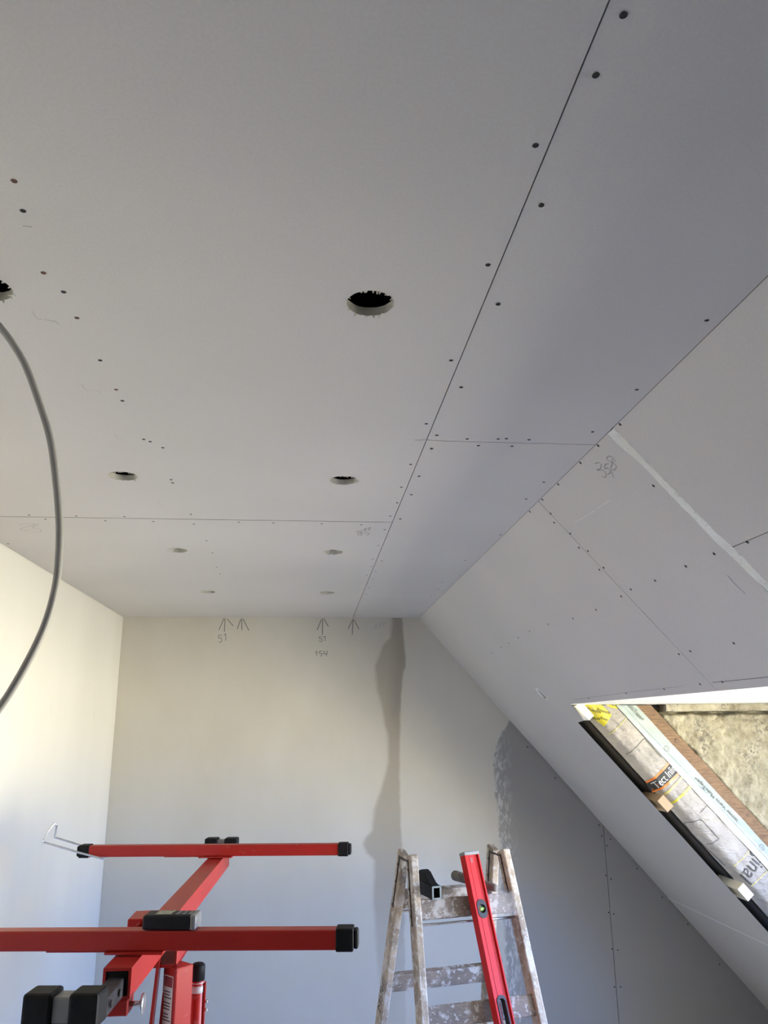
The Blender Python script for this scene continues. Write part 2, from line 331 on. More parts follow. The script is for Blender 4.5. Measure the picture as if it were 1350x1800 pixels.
def lathe_into(bm, p0, axis, prof, n=24):
    p0 = Vector(p0); d = Vector(axis).normalized(); a = d.orthogonal().normalized(); b = d.cross(a); rings = []
    for h, r in prof:
        rings.append([bm.verts.new(p0 + d*h + (a*math.cos(2*math.pi*i/n) + b*math.sin(2*math.pi*i/n))*max(r, 1e-5)) for i in range(n)])
    for q in range(len(rings)-1):
        for i in range(n):
            f = bm.faces.new((rings[q][i], rings[q][(i+1) % n], rings[q+1][(i+1) % n], rings[q+1][i])); f.smooth = True
    bm.faces.new(rings[0][::-1]); bm.faces.new(rings[-1])
def cyl(name, p0, p1, r, mats, parent=None, r1=None, n=20):
    bm = bmesh.new(); cyl_into(bm, p0, p1, r, r1, n); return from_bm(name, bm, mats, parent)
def smooth_path(pts, k=8):
    P = [Vector(p) for p in pts]; P = [2*P[0]-P[1]] + P + [2*P[-1]-P[-2]]; out = []
    for i in range(1, len(P)-2):
        for j in range(k):
            t = j/k; a, b, c, d = P[i-1], P[i], P[i+1], P[i+2]
            out.append(.5*((2*b) + (c-a)*t + (2*a-5*b+4*c-d)*t*t + (3*b-a-3*c+d)*t**3))
    out.append(P[-2]); return out
def tube_into(bm, path, r, n=10):
    rings = []; up = None
    for i, p in enumerate(path):
        d = (path[min(i+1, len(path)-1)] - path[max(i-1, 0)]).normalized()
        if up is None: up = d.orthogonal().normalized()
        up = (up - d*up.dot(d)).normalized(); b = d.cross(up)
        rings.append([bm.verts.new(p + (up*math.cos(2*math.pi*j/n) + b*math.sin(2*math.pi*j/n))*r) for j in range(n)])
    for q in range(len(rings)-1):
        for j in range(n):
            f = bm.faces.new((rings[q][j], rings[q][(j+1) % n], rings[q+1][(j+1) % n], rings[q+1][j])); f.smooth = True
    bm.faces.new(rings[0][::-1]); bm.faces.new(rings[-1])
def tube(name, path, r, mats, parent=None, n=10):
    bm = bmesh.new(); tube_into(bm, path, r, n); return from_bm(name, bm, mats, parent)
def prism(outer, holes, thick):
    """flat plate (x,y) with holes, thickness along z from 0 to thick; returns a mesh"""
    cu = bpy.data.curves.new('plate', 'CURVE'); cu.dimensions = '2D'; cu.fill_mode = 'BOTH'; cu.extrude = thick/2
    for loop in [outer] + list(holes):
        sp = cu.splines.new('POLY'); sp.points.add(len(loop)-1)
        for q, p in zip(sp.points, loop): q.co = (p[0], p[1], 0, 1)
        sp.use_cyclic_u = True
    ob = bpy.data.objects.new('plate', cu); COL.objects.link(ob)
    bpy.context.view_layer.update()
    dg = bpy.context.evaluated_depsgraph_get()
    me = bpy.data.meshes.new_from_object(ob.evaluated_get(dg)); bpy.data.objects.remove(ob); bpy.data.curves.remove(cu)
    me.materials.clear()
    for v in me.vertices: v.co.z += thick/2
    return me
def text_mesh(s, size):
    cu = bpy.data.curves.new('lettering', 'FONT'); cu.body = s; cu.size = size; cu.align_x = 'LEFT'
    ob = bpy.data.objects.new('lettering', cu); COL.objects.link(ob); bpy.context.view_layer.update()
    me = bpy.data.meshes.new_from_object(ob.evaluated_get(bpy.context.evaluated_depsgraph_get()))
    bpy.data.objects.remove(ob); bpy.data.curves.remove(cu); me.materials.clear(); return me
def remap(me, fn):
    for v in me.vertices: v.co = fn(v.co.copy())
    me.update(); return me
def flip_if(me, direction):
    n = Vector((0, 0, 0))
    for p in me.polygons: n += p.normal*p.area
    if n.dot(Vector(direction)) < 0: me.flip_normals()
    return me
def ribbon_into(bm, pts, w):
    """2-D polyline as flat ribbon in (a,b); returns nothing, z=0"""
    P = [Vector((p[0], p[1], 0)) for p in pts]; L, R = [], []
    for i, p in enumerate(P):
        d = (P[min(i+1, len(P)-1)] - P[max(i-1, 0)])
        d = d.normalized() if d.length > 1e-9 else Vector((1, 0, 0)); n = Vector((-d.y, d.x, 0))*w/2
        L.append(bm.verts.new(p+n)); R.append(bm.verts.new(p-n))
    for i in range(len(P)-1): bm.faces.new((L[i], R[i], R[i+1], L[i+1]))
def strokes(name, lines, w, fn, mat, parent, smooth=True):
    bm = bmesh.new()
    for l in lines:
        l = [(*q, 0) for q in l]
        ribbon_into(bm, smooth_path(l, 4) if smooth and len(l) > 2 else [Vector(q) for q in l], w)
    me = bpy.data.meshes.new(name); bm.to_mesh(me); bm.free(); remap(me, fn)
    return link(name, me, mat, parent)
# ------------------------------------------------------------------ the room
MAT['skim'] = skim_wall(); MAT['side'] = left_wall()
Y0, ZTOP = -2.0, 2.66
floor = struct(box('floor', (XL-.1, Y0-.1, -.1), (3.1, D+.15, 0), 'floor'))
wall_left = struct(box('wall_left', (XL-.1, Y0-.1, 0), (XL, D+.15, ZTOP), 'side'))
wall_front = struct(box('wall_front', (XL, Y0-.1, 0), (3.1, Y0, ZTOP), 'dim_wall'))
wall_back = struct(box('wall_back', (XL, D+T+.012, 0), (3.1, D+.15, ZTOP), 'dark'))
ceiling = struct(box('ceiling', (XL, Y0, ZC+.12), (1.2, D+T, ZTOP), 'dark'))

# screw heads: small countersunk heads, shared mesh
def screw_mesh():
    bm = bmesh.new(); n = 10
    rim = [bm.verts.new((.0041*math.cos(2*math.pi*i/n), .0041*math.sin(2*math.pi*i/n), 0)) for i in range(n)]
    mid = [bm.verts.new((.0036*math.cos(2*math.pi*i/n), .0036*math.sin(2*math.pi*i/n), .0005)) for i in range(n)]
    inn = [bm.verts.new((.0014*math.cos(2*math.pi*i/n), .0014*math.sin(2*math.pi*i/n), .0001)) for i in range(n)]
    for A, B in ((rim, mid), (mid, inn)):
        for i in range(n): bm.faces.new((A[i], A[(i+1) % n], B[(i+1) % n], B[i]))
    bm.faces.new(inn)
    me = bpy.data.meshes.new('screw'); bm.to_mesh(me); bm.free(); me.materials.append(MAT['screw'])
    for p in me.polygons: p.use_smooth = False
    return me
SCREW = screw_mesh(); SCREW_R = SCREW.copy(); SCREW_R.materials.clear(); SCREW_R.materials.append(MAT['rust_screw'])
def screw(parent, pos, normal, rusty=False):
    o = bpy.data.objects.new('screw', SCREW_R if rusty else SCREW); COL.objects.link(o); o.parent = parent
    q = Vector(normal).to_track_quat('Z', 'Y'); m = q.to_matrix().to_4x4(); m.translation = Vector(pos) + Vector(normal)*.0001
    o.matrix_basis = m; return o

# ---- ceiling boards
HR = .038
def circ(cx, cy, r, n=40, jag=.0):
    return [(cx + (r+random.uniform(-jag, jag))*math.cos(2*math.pi*i/n), cy + (r+random.uniform(-jag, jag))*math.sin(2*math.pi*i/n)) for i in range(n)]
def ceiling_board(x0, x1, y0, y1, holes=()):
    me = prism([(x0, y0), (x1, y0), (x1, y1), (x0, y1)], [circ(x, y, HR, 40, .0006) for x, y in holes], T)
    for v in me.vertices: v.co.z += ZC
    me.materials.append(MAT['board']); me.materials.append(MAT['gyp']); me.materials.append(MAT['edge'])
    for p in me.polygons:
        if abs(p.normal.z) < .5: p.material_index = 1 if any((p.center.x-x)**2+(p.center.y-y)**2 < .003 for x, y in holes) else 2
    o = bpy.data.objects.new('plasterboard', me); COL.objects.link(o); o.parent = ceiling
    for x, y in holes:
        bm = bmesh.new(); n = 46        # frayed paper round the cut-out
        for i in range(n):
            a = 2*math.pi*(i+random.uniform(-.3, .3))/n
            if random.random() < .25: continue
            da = random.uniform(.03, .075); ln = random.uniform(.0015, .0055)*(1.6 if random.random() < .12 else 1); inn = random.choice((-1, -1, 1))
            P = lambda an, r, z: bm.verts.new((x + r*math.cos(an), y + r*math.sin(an), z))
            zz = ZC - random.uniform(.0005, .004)
            a0, a1 = P(a-da, HR+.0004, ZC-.0002), P(a+da, HR+.0004, ZC-.0002)
            b0, b1 = P(a-da*.4, HR+inn*ln, zz), P(a+da*random.uniform(.1, .7), HR+inn*ln*.8, zz)
            bm.faces.new((a0, a1, b1, b0))
        from_bm('torn_paper', bm, 'paper', o)
    return o
HX = (-.497, .090)
def tapered_board(x0, x1, y0, y1):
    bm = bmesh.new(); pr = [(x0, ZC+.0016), (x0+.012, ZC+.0012), (x0+.05, ZC), (x1, ZC), (x1, ZC+T), (x0, ZC+T)]
    A, B = [[bm.verts.new((x, y, z)) for x, z in pr] for y in (y0, y1)]
    for i in range(6): bm.faces.new((A[i], A[(i+1) % 6], B[(i+1) % 6], B[i]))
    bm.faces.new(A); bm.faces.new(B[::-1]); return from_bm('plasterboard', bm, 'board', ceiling)
cb = [ceiling_board(XL+.002, XJ-.0012, Y0, 2.4595, [(hx, hy) for hx in HX for hy in (1.100, 2.022)]),
      ceiling_board(XL+.002, XJ-.0012, 2.4635, D-.001, [(hx, hy) for hx in HX for hy in (2.924, 3.856)]),
      tapered_board(XJ+.0012, XS-.0002, Y0, 1.7015),
      tapered_board(XJ+.0012, XS-.0002, 1.7045, 4.008),
      tapered_board(XJ+.0012, XS-.0002, 4.0095, D-.001)]
def ceil_parent(x, y):
    if x < XJ: return cb[0] if y < 2.461 else cb[1]
    return cb[2] if y < 1.703 else (cb[3] if y < 4.009 else cb[4])
for i, (x, y) in enumerate(CE_SCREWS): screw(ceil_parent(x, y), (x, y, ZC), (0, 0, -1), i in (0, 2, 4, 6))
CF = lambda c: Vector((c.x, c.y, ZC-.0004))
for i, j in ((0, 2), (2, 4), (4, 5), (5, 6), (6, 8), (8, 9), (9, 16), (16, 17)):
    l = CE_PENCIL[i:j]; strokes('pencil_mark', l, .0012 if i < 6 else .0022, CF, 'pencil_faint' if i < 9 else 'pencil', ceil_parent(*l[0][0]))

# ---- back wall: skim-coated board and two bare boards
def back_board(x0, x1, z1=ZC+T):
    return box('plasterboard', (x0, D, 0), (x1, D+T, z1), 'skim', wall_back)
bb = [back_board(XL+.001, 1.7535), back_board(1.7565, 3.0)]
for x, z in BK_SCREWS: screw(bb[0] if x < 1.755 else bb[1], (x, D, z), (0, -1, 0))
BF = lambda c: Vector((c.x, D-.0005, c.y))
for i, j in ((0, 3), (3, 6), (6, 9), (9, 12), (12, 14), (14, 16), (16, 20), (20, 24)):
    strokes('pencil_mark', BK_PENCIL[i:j], .0040 if i < 12 else .0032, BF, 'pencil' if i < 20 else 'pencil_faint', bb[0], i >= 12)

# ---- roof slope: rafters and insulation behind, boards in front
def sbox(bm, s0, s1, t0, t1, y0, y1):
    add_box(bm, SLP((s0+s1)/2, (t0+t1)/2, (y0+y1)/2), SLP(1, 0, 0)-SLP(0, 0, 0), (0, 1, 0), SLP(0, 1, 0)-SLP(0, 0, 0), (s1-s0)/2, (y1-y0)/2, (t1-t0)/2)
SMAX = 3.32
bm = bmesh.new()
sbox(bm, -.18, OT-.02, .055, .33, Y0, D+.1)          # above the dormer
sbox(bm, OT-.02, SMAX, .055, .33, OY1+.08, D+.1)     # beyond it
sbox(bm, OT-.02, SMAX, .055, .33, Y0, OY0-.03)       # on this side
sbox(bm, OB+.02, SMAX, .055, .33, OY0-.03, OY1+.08)  # below it
wall_slope = struct(from_bm('wall_slope', bm, 'dark'))
def slope_board(outer, holes=()):
    me = prism(outer, holes, T); me.materials.append(MAT['board']); me.materials.append(MAT['gyp'])
    for p in me.polygons:
        if abs(p.normal.z) < .5: p.material_index = 1
    for v in me.vertices:                       # cut edges at the dormer slope away behind the face
        if v.co.z > T/2 and 3.45 < v.co.y < 3.62 and v.co.x > .74: v.co.y += .085
    remap(me, lambda c: SLP(c.x, c.z, c.y))
    o = bpy.data.objects.new('plasterboard', me); COL.objects.link(o); o.parent = wall_slope; return o
YE = D - .003
SLOT = [(.644, 3.756), (.650, 3.738), (.690, 3.724), (.702, 3.738), (.698, 3.764)]
sb = {
 'c1': slope_board([(.0008, Y0), (.0008, 1.590), (.3675, 1.590), (.3675, Y0)]),
 'c2': slope_board([(.3695, Y0), (.3695, 1.590), (OT, 1.590), (OT, OY0), (OB, OY0), (OB, Y0)]),
 'b': slope_board([(.0008, 1.610), (.0008, 2.184), (OT, 2.184), (OT, 1.610)]),
 'a': slope_board([(.0008, 2.1865), (.0008, D-.001), (.95, D-.001), (1.0, D-.005), (2.160, D-.007), (2.160, OY1+.006), (1.5, OY1), (.85, OY1+.012), (.84, 3.50), (OT, 3.475), (OT, 2.1865)], [SLOT]),
 'd': slope_board([(2.1630, OY1+.006), (2.1630, D-.007), (SMAX, D-.007), (SMAX, Y0), (OB+.003, Y0), (OB+.003, OY1+.008)]),
}
sme = prism([(.630, 3.765), (.640, 3.728), (.692, 3.712), (.708, 3.730), (.709, 3.762), (.668, 3.795)], [SLOT], .0004)
remap(sme, lambda c: SLP(c.x, c.z-.0005, c.y)); link('exposed_gypsum', sme, 'filler', sb['a'])
SN = (SLP(0, -1, 0) - SLP(0, 0, 0))
def slope_parent(s, y):
    if y < 1.6: return sb['c1'] if s < .37 else sb['c2']
    return sb['b'] if y < 2.185 else sb['a']
for s, y in SL_SCREWS: screw(slope_parent(s, y), SLP(max(s, .006), 0, y), SN)
SF = lambda c: SLP(c.x, -.0005, c.y)
strokes('pencil_mark', SL_PENCIL[0:4], .0016, SF, 'pencil', sb['b'])
strokes('pencil_mark', SL_PENCIL[4:5], .0013, SF, 'pencil', sb['b'])
strokes('pencil_mark', [[(.722, 3.40), (.716, 2.80), (.715, 2.35)]], .0022, SF, 'pencil_faint', sb['a'], False)
strokes('pencil_mark', [[(.714, 2.17), (.716, 1.90), (.716, 1.62)]], .0016, SF, 'pencil', sb['b'], False)
strokes('scratch', SL_PENCIL[7:9], .0022, SF, 'scratch', sb['b'], False)
# light filler line in the joint low on the slope
strokes('joint_tape', [[(2.161, OY1+.01), (2.163, 4.1), (2.160, YE)]], .010, SF, 'white', sb['d'], False)
# hand-filled joint between two slope boards
bm = bmesh.new(); top = []; 
FL = [(-.0, 1.6250), (.036, 1.6265), (.103, 1.614), (.152, 1.615), (.219, 1.617), (.272, 1.615), (.334, 1.619), (.388, 1.613), (.439, 1.612), (.491, 1.607), (.60, 1.612), (OT, 1.610)]
FR = [(-.0, 1.5890), (.042, 1.5885), (.100, 1.5890), (.142, 1.5890), (.207, 1.5885), (.259, 1.5880), (.321, 1.5880), (.375, 1.5805), (.428, 1.5815), (.476, 1.584), (.60, 1.588), (OT, 1.586)]
def interp(L, s):
    for a, b in zip(L, L[1:]):
        if s <= b[0]: return a[1] + (b[1]-a[1])*(s-a[0])/(b[0]-a[0])
    return L[-1][1]
rows = []
for i in range(121):
    s = .002 + (OT-.004)*i/120; l = interp(FL, s) + random.uniform(-.0008, .0008); r = interp(FR, s) + random.uniform(-.0016, .0016); row = []
    for j in range(7):
        q = j/6; y = r + (l-r)*q
        t = -.0004 if j in (0, 6) else -.0012 - .0016*noise.noise(Vector((s*60, y*60, 0)))
        row.append(bm.verts.new(SLP(s, t, y)))
    rows.append(row)
for i in range(120):
    for j in range(6): bm.faces.new((rows[i][j], rows[i+1][j], rows[i+1][j+1], rows[i][j+1])).smooth = True
from_bm('joint_filler', bm, 'filler', sb['b'])

# ---- dormer: soffit, window wall, near cheek, sill, rough stone cheek
XW = 2.62
struct(box('trim_1', (SLP(OT, 0, 0).x+.0005, OY0, ZS), (XW+.1, 3.74, ZS+.02), 'white'))
struct(box('wall_dormer_cheek', (SLP(OT, 0, 0).x+.01, OY0-.03, OB*0+.60), (XW+.1, OY0, ZS+.03), 'white'))
struct(box('trim_2', (SLP(OB, 0, 0).x, OY0, .66), (XW+.1, OY1+.08, ZC-OB*SA-.001), 'white'))
bm = bmesh.new()
def wb(y0, y1, z0, z1, x0=XW, x1=XW+.1):
    add_box(bm, ((x0+x1)/2, (y0+y1)/2, (z0+z1)/2), (1,0,0), (0,1,0), (0,0,1), (x1-x0)/2, (y1-y0)/2, (z1-z0)/2)
WY0, WY1 = 1.40, 2.78
wb(OY0-.03, WY0, .66, ZS+.03); wb(WY1, OY1+.12, .66, ZS+.03); wb(WY0, WY1, ZS-.05, ZS+.03); wb(WY0, WY1, .66, .74)
struct(from_bm('wall_dormer', bm, 'white'))
win = bpy.data.objects.new('window_1', None); COL.objects.link(win); struct(win)
for i in range(2):
    bm = bmesh.new(); h_ = (WY1-WY0)/2; a, b = WY0+i*h_, WY0+(i+1)*h_; z0, z1 = .74, ZS-.05
    wb(a, a+.04, z0, z1, XW+.02, XW+.07); wb(b-.04, b, z0, z1, XW+.02, XW+.07)
    wb(a+.04, b-.04, z0, z0+.04, XW+.02, XW+.07); wb(a+.04, b-.04, z1-.04, z1, XW+.02, XW+.07)
    from_bm('window_frame', bm, 'frame', win)

def soff0(t): return (ZC-ZS-.01 + t*CA)/SA
def st_of(x, z): dx, dz = x-XS, z-ZC; return dx*CA - dz*SA, dx*SA + dz*CA
bm = bmesh.new(); nx, nz = 210, 205; G = {}
for i in range(nx+1):
    for j in range(nz+1):
        x = 1.36 + (XW-1.36)*i/nx; z = .70 + (ZS-.035-.70)*j/nz; s, t = st_of(x, z)
        if t < .296: continue
        n = noise.fractal(Vector((x*7, z*7, 3)), 1.0, 2.0, 4)*.022 + noise.noise(Vector((x*36, z*36, 9)))*.008 + noise.noise(Vector((x*85, z*85, 1)))*.005
        e = .328 + .016*noise.noise(Vector((s*9, 5, 0))) + .006*noise.noise(Vector((s*40, 2, 0)))
        edge = min(1, max(0, (e-t)/.012))
        tope = min(1, max(0, (z-(ZS-.052+.008*noise.noise(Vector((x*12, 0, 0)))))/.012))
        y = 3.617 - n + .075*edge + .05*tope
        G[i, j] = bm.verts.new((x, y, z))
for (i, j) in list(G):
    q = [(i, j), (i+1, j), (i+1, j+1), (i, j+1)]
    if all(k in G for k in q): bm.faces.new([G[k] for k in q]).smooth = True
stone = struct(from_bm('wall_stone', bm, 'stone'))
bm = bmesh.new(); rows = []                     # worn lintel stone under the soffit
for i in range(81):
    x = 1.665 + (XW-1.665)*i/80; f = .006*noise.noise(Vector((x*14, 1, 0))) + .003*noise.noise(Vector((x*60, 2, 0)))
    pr = [(3.66, ZS-.001), (3.588+f, ZS-.001), (3.586+f, ZS-.012), (3.587+f*1.4, ZS-.024+f*.5), (3.592+f, ZS-.033+f*.7), (3.66, ZS-.034+f*.7)]
    rows.append([bm.verts.new((x, y, z)) for y, z in pr])
for i in range(80):
    for j in range(5): bm.faces.new((rows[i][j], rows[i+1][j], rows[i+1][j+1], rows[i][j+1]))
bm.faces.new(rows[0]); bm.faces.new(rows[-1][::-1])
from_bm('lintel', bm, 'stone', stone)
me = prism([q for q in ((soff0(.06), .06), (OB+.02, .06), (OB+.02, .9), (soff0(.9), .9))], [], .03)
remap(me, lambda c: SLP(c.x, c.y, 3.705+c.z)); struct(link('wall_gable', me, 'stone'))
cavity = struct(from_bm('wall_cavity', (lambda b: (sbox(b, OT-.01, OB, .055, .30, OY1+.075, OY1+.085), b)[1])(bmesh.new()), 'dark'))

# ---- rafter beside the opening
def soff(t): return (ZC-ZS+.004 + t*CA)/SA               # s where the soffit cuts the roof build-up
bm = bmesh.new(); rows = []
for i in range(61):
    q = i/60; row = []
    for t, y in ((.200, 3.605), (.258, 3.600), (.316, 3.598), (.318, 3.601), (.318, 3.664), (.200, 3.664)):
        s0 = soff(t); s = s0 + (OB-.004-s0)*q
        row.append(bm.verts.new(SLP(s, t + .003*noise.noise(Vector((s*8, t, 0))), y + .0012*noise.noise(Vector((s*25, t*30, 0))))))
    rows.append(row)
for i in range(60):
    for j in range(6): bm.faces.new((rows[i][j], rows[i][(j+1) % 6], rows[i+1][(j+1) % 6], rows[i+1][j]))
bm.faces.new(rows[0][::-1]); bm.faces.new(rows[-1])
raf = thing('roof_rafter', 'brown weathered roof rafter running down beside the rough stone wall', 'rafter', SLP(OB, .26, 3.63))
put(from_bm('beam', bm, 'rafter'), raf)
for s, t, r in ((1.22, .292, .010), (1.66, .300, .007)):
    bm = bmesh.new(); lathe_into(bm, SLP(s, t, 3.601), (0, -1, 0), [(0, r), (.0030, r), (.0036, r*.8), (.0030, r*.5), (.0030, .0001)], 18)
    put(from_bm('knot', bm, simple('knot_wood', (.12, .07, .045), .7, nscale=80, namt=.4)), raf)

# ---- foil-wrapped insulation
def film_y(s, t):
    k = max(0, min(1, (.092-t)/.045)); k = k*k*(3-2*k)
    w = .0035*noise.noise(Vector((s*16, t*45, 2))) + .0018*noise.noise(Vector((s*60+t*90, t*60, 7)))
    return 3.5925 + .052*k + w - .006*math.sin(max(0, min(1, (t-.09)/.11))*math.pi)
bat = thing('insulation_batt', 'mineral wool insulation wrapped in crinkled clear printed film in the roof', 'insulation', SLP(OB, .12, 3.62))
bm = bmesh.new(); rows = []
for i in range(261):
    row = []
    for j in range(29):
        t = .058 + (.206-.058)*j/28; s0 = soff(t); s = s0 + (OB-.004-s0)*i/260
        row.append(bm.verts.new(SLP(s, t, film_y(s, t))))
    rows.append(row)
for i in range(260):
    for j in range(28): bm.faces.new((rows[i][j], rows[i][j+1], rows[i+1][j+1], rows[i+1][j])).smooth = True
me_ = from_bm('film', bm, 'film'); put(me_, bat)
film = me_
def patch(name, corners, mat, parent, yfn, off=.0008, nu=16, nv=8):
    """quad patch in (s,t) laid on the film"""
    bm = bmesh.new(); R = []
    a, b, c, d = [Vector(q) for q in corners]
    for i in range(nu+1):
        u = i/nu; R.append([])
        for j in range(nv+1):
            v = j/nv; q = (a*(1-u)+b*u)*(1-v) + (d*(1-u)+c*u)*v
            R[-1].append(bm.verts.new(SLP(q.x, q.y, yfn(q.x, q.y)-off)))
    for i in range(nu):
        for j in range(nv): bm.faces.new((R[i][j], R[i+1][j], R[i+1][j+1], R[i][j+1])).smooth = True
    o = from_bm(name, bm, mat); put(o, parent); return o
def letter(s, size, org, ex, ey, mat, parent, yfn, off, name='lettering', maxlen=None):
    """flat lettering in (s,t): org, unit x and y directions"""
    me = text_mesh(s, size); org, ex, ey = Vector(org), Vector(ex), Vector(ey)
    wd = max(v.co.x for v in me.vertices); k = (maxlen/wd) if maxlen else 1
    def fn(c):
        q = org + ex*c.x*k + ey*c.y; return SLP(q.x, q.y, yfn(q.x, q.y)-off)
    remap(me, fn); flip_if(me, (0, -1, 0)); o = link(name, me, mat); put(o, parent); return o
patch('label_band', ((1.252, .058), (1.252, .196), (1.326, .204), (1.312, .050)), 'orange', bat, film_y, .0016, 16, 14)
band = patch('label_band', ((1.262, .054), (1.262, .198), (1.314, .202), (1.304, .048)), 'print_black', bat, film_y, .0026, 16, 14)
letter('Tect Inlin', .050, (1.303, .066), (-.02, 1), (-1, -.02), 'print_white', bat, film_y, .0040, maxlen=.128)
patch('print_line', ((1.335, .075), (1.335, .19), (1.345, .19), (1.345, .075)), 'yellow_faint', bat, film_y, .0020)
patch('print_line', ((1.385, .07), (1.388, .20), (1.402, .20), (1.395, .07)), 'yellow', bat, film_y, .0020)
patch('print_line', ((1.754, .085), (1.761, .185), (1.765, .185), (1.758, .085)), 'yellow_faint', bat, film_y, .0020)
patch('print_line', ((1.863, .085), (1.870, .185), (1.874, .185), (1.867, .085)), 'yellow_faint', bat, film_y, .0020)
patch('print_line', ((.985, .07), (.985, .19), (.989, .19), (.989, .07)), 'yellow_faint', bat, film_y, .0020)
letter('ginal', .092, (1.786, .214), (.10, -.995), (.995, .10), 'print', bat, film_y, .0040, maxlen=.135)
LF = lambda c: SLP(c.x, c.y, film_y(c.x, c.y)-.0030)
def dense(l): 
    out = []
    for a, b in zip(l, l[1:]):
        for k in range(8): out.append((a[0]+(b[0]-a[0])*k/8, a[1]+(b[1]-a[1])*k/8))
    return out + [l[-1]]
for nm, l in (('print_outline', [(1.104, .070), (1.105, .180), (1.215, .178)]), ('print_outline', [(1.494, .060), (1.521, .119), (1.633, .120), (1.622, .066)]), ('print_outline', [(1.50, .135), (1.50, .19)]), ('print_outline', [(1.497, .060), (1.55, .056), (1.60, .058), (1.74, .066)])):
    put(strokes(nm, [dense(l)], .0022, LF, 'print', None, False), bat)
# yellow airtight tape at the top corner
y1_ = patch('yellow_tape', ((.778, .054), (.945, .080), (.930, .140), (.868, .137)), 'yellow', bat, film_y, .0012)
y2_ = patch('yellow_tape', ((.868, .148), (.905, .160), (.940, .192), (.925, .204)), 'yellow', bat, film_y, .0012)
for q in (y1_, y2_): q['label'] = 'yellow adhesive tape with black italic print'
dx_, dy_ = Vector((.735, .678)), Vector((-.678, .735))
ex, ey = (dx_*.985 - dy_*.17), (dy_*.985 + dx_*.17)      # lettering nearly level with the room
for par, (s, t), tx in ((y1_, (.838, .070), 'Xmeech'), (y1_, (.868, .100), 'Xmeech'), (y1_, (.872, .056), 'neech'), (y1_, (.905, .085), 'Xme'), (y2_, (.880, .158), 'Xme'), (y2_, (.912, .182), 'Xm')):
    o_ = letter(tx, .019, (s, t), ex, ey, 'print_black', bat, film_y, .0035)
    o_.parent = par; o_.matrix_parent_inverse = Matrix.Identity(4)
# mint vapour tape
tape = thing('vapour_tape', 'pale mint printed sealing tape along the edge between insulation film and rafter', 'tape', SLP(OB, .22, 3.59))
def tape_y(s, t):
    r = math.exp(-((t-.222-.006*math.sin(s*5))/.006)**2)
    return 3.5845 + .010*max(0, (t-.225)/.04) - .0035*r + .0012*noise.noise(Vector((s*10, t*40, 4)))
bm = bmesh.new(); rows = []
for i in range(141):
    row = []
    for j in range(15):
        t = .186 + (.262-.186)*j/14; s0 = soff(t); s = s0 + (OB-.004-s0)*i/140
        tt = t + .010*max(0, (s-1.4)) + (.003*noise.noise(Vector((s*7, j > 7, 3))) if j in (0, 14) else 0)
        row.append(bm.verts.new(SLP(s, tt, tape_y(s, t))))
    rows.append(row)
for i in range(140):
    for j in range(14): bm.faces.new((rows[i][j], rows[i][j+1], rows[i+1][j+1], rows[i+1][j])).smooth = True
put(from_bm('strip', bm, 'tape'), tape)
letter('MultiTape+', .026, (.935, .226), (1, .02), (-.02, 1), 'print', tape, tape_y, .0045, maxlen=.112)
letter('isover Vario MultiTape+', .026, (1.640, .246), (-1, -.03), (.03, -1), 'print', tape, tape_y, .0045, maxlen=.262)
for s, t in ((1.204, .224), (1.790, .240)):
    q = [(s+.012*math.cos(a*.3), t+.012*math.sin(a*.3)) for a in range(22)]
    put(strokes('print_ring', [q, [(s-.004, t), (s+.005, t+.001)]], .0016, lambda c: SLP(c.x, c.y, tape_y(c.x, c.y)-.0045), 'print', None, False), tape)
# battens ending in the service gap, white packing piece
for nm, s, m, lb in (('wooden_batten', 1.352, 'batten', 'tan wooden batten end in the gap near the black label band'), ('wooden_batten', 1.845, 'batten_pale', 'pale wooden batten end in the gap low beside the large grey lettering')):
    bm = bmesh.new(); c = SLP(s, .0365, 3.66)
    add_box(bm, c, SLP(1, 0, 0)-SLP(0, 0, 0), (0, 1, 0), SLP(0, 1, 0)-SLP(0, 0, 0), .033, .105, .0205, .002)
    tag(from_bm(nm, bm, m), lb, 'batten', 'batten ends beside the dormer')
bm = bmesh.new()
add_box(bm, SLP(.818, .040, 3.575), SLP(1, 0, 0)-SLP(0, 0, 0), (0, 1, 0), SLP(0, 1, 0)-SLP(0, 0, 0), .042, .055, .016, .001)
tag(from_bm('packing_strip', bm, 'white'), 'short white packing strip in the top corner of the dormer opening', 'strip')

# ------------------------------------------------------------------ drywall lift
ZT = 1.48
lift = thing('drywall_lift', 'red drywall panel lift with two crossbars and black end caps', 'lift', (-.285, 1.93, 0))
ad = Vector((math.cos(-.120), math.sin(-.120), 0)); ap = Vector((-ad.y, ad.x, 0)); UZ = Vector((0, 0, 1))
def P(name, bm, m): return put(from_bm(name, bm, m), lift)
def crossbar(cx, cyf, half_l, half_r):
    """cyf: y of the front top edge at cx"""
    c = Vector((cx, cyf, ZT-.0175)) + ap*.0175
    bm = bmesh.new(); bar('', c-ad*half_l, c+ad*half_r, ap, .035, .035, None, bevel=.003, seg=2, bm=bm); o = P('crossbar', bm, 'red')
    for sg, L in ((-1, half_l), (1, half_r)):
        bm = bmesh.new(); e = c + ad*sg*L
        bar('', e-ad*sg*.004, e+ad*sg*.030, ap, .040, .040, None, bevel=.003, seg=2, bm=bm)
        bar('', e+ad*sg*.029, e+ad*sg*.039, ap, .030, .034, None, bevel=.005, seg=2, bm=bm)
        k = from_bm('end_cap', bm, 'black', None); put(k, lift)
    bm = bmesh.new()                                # swivel plate under the bar
    bar('', c-ad*.055-UZ*.0195, c+ad*.055-UZ*.0195, ap, .05, .004, None, bm=bm)
    bar('', c-ad*.17-UZ*.0185, c-ad*.05-UZ*.0185, ap, .03, .002, None, bm=bm)
    P('swivel_plate', bm, 'red'); return c
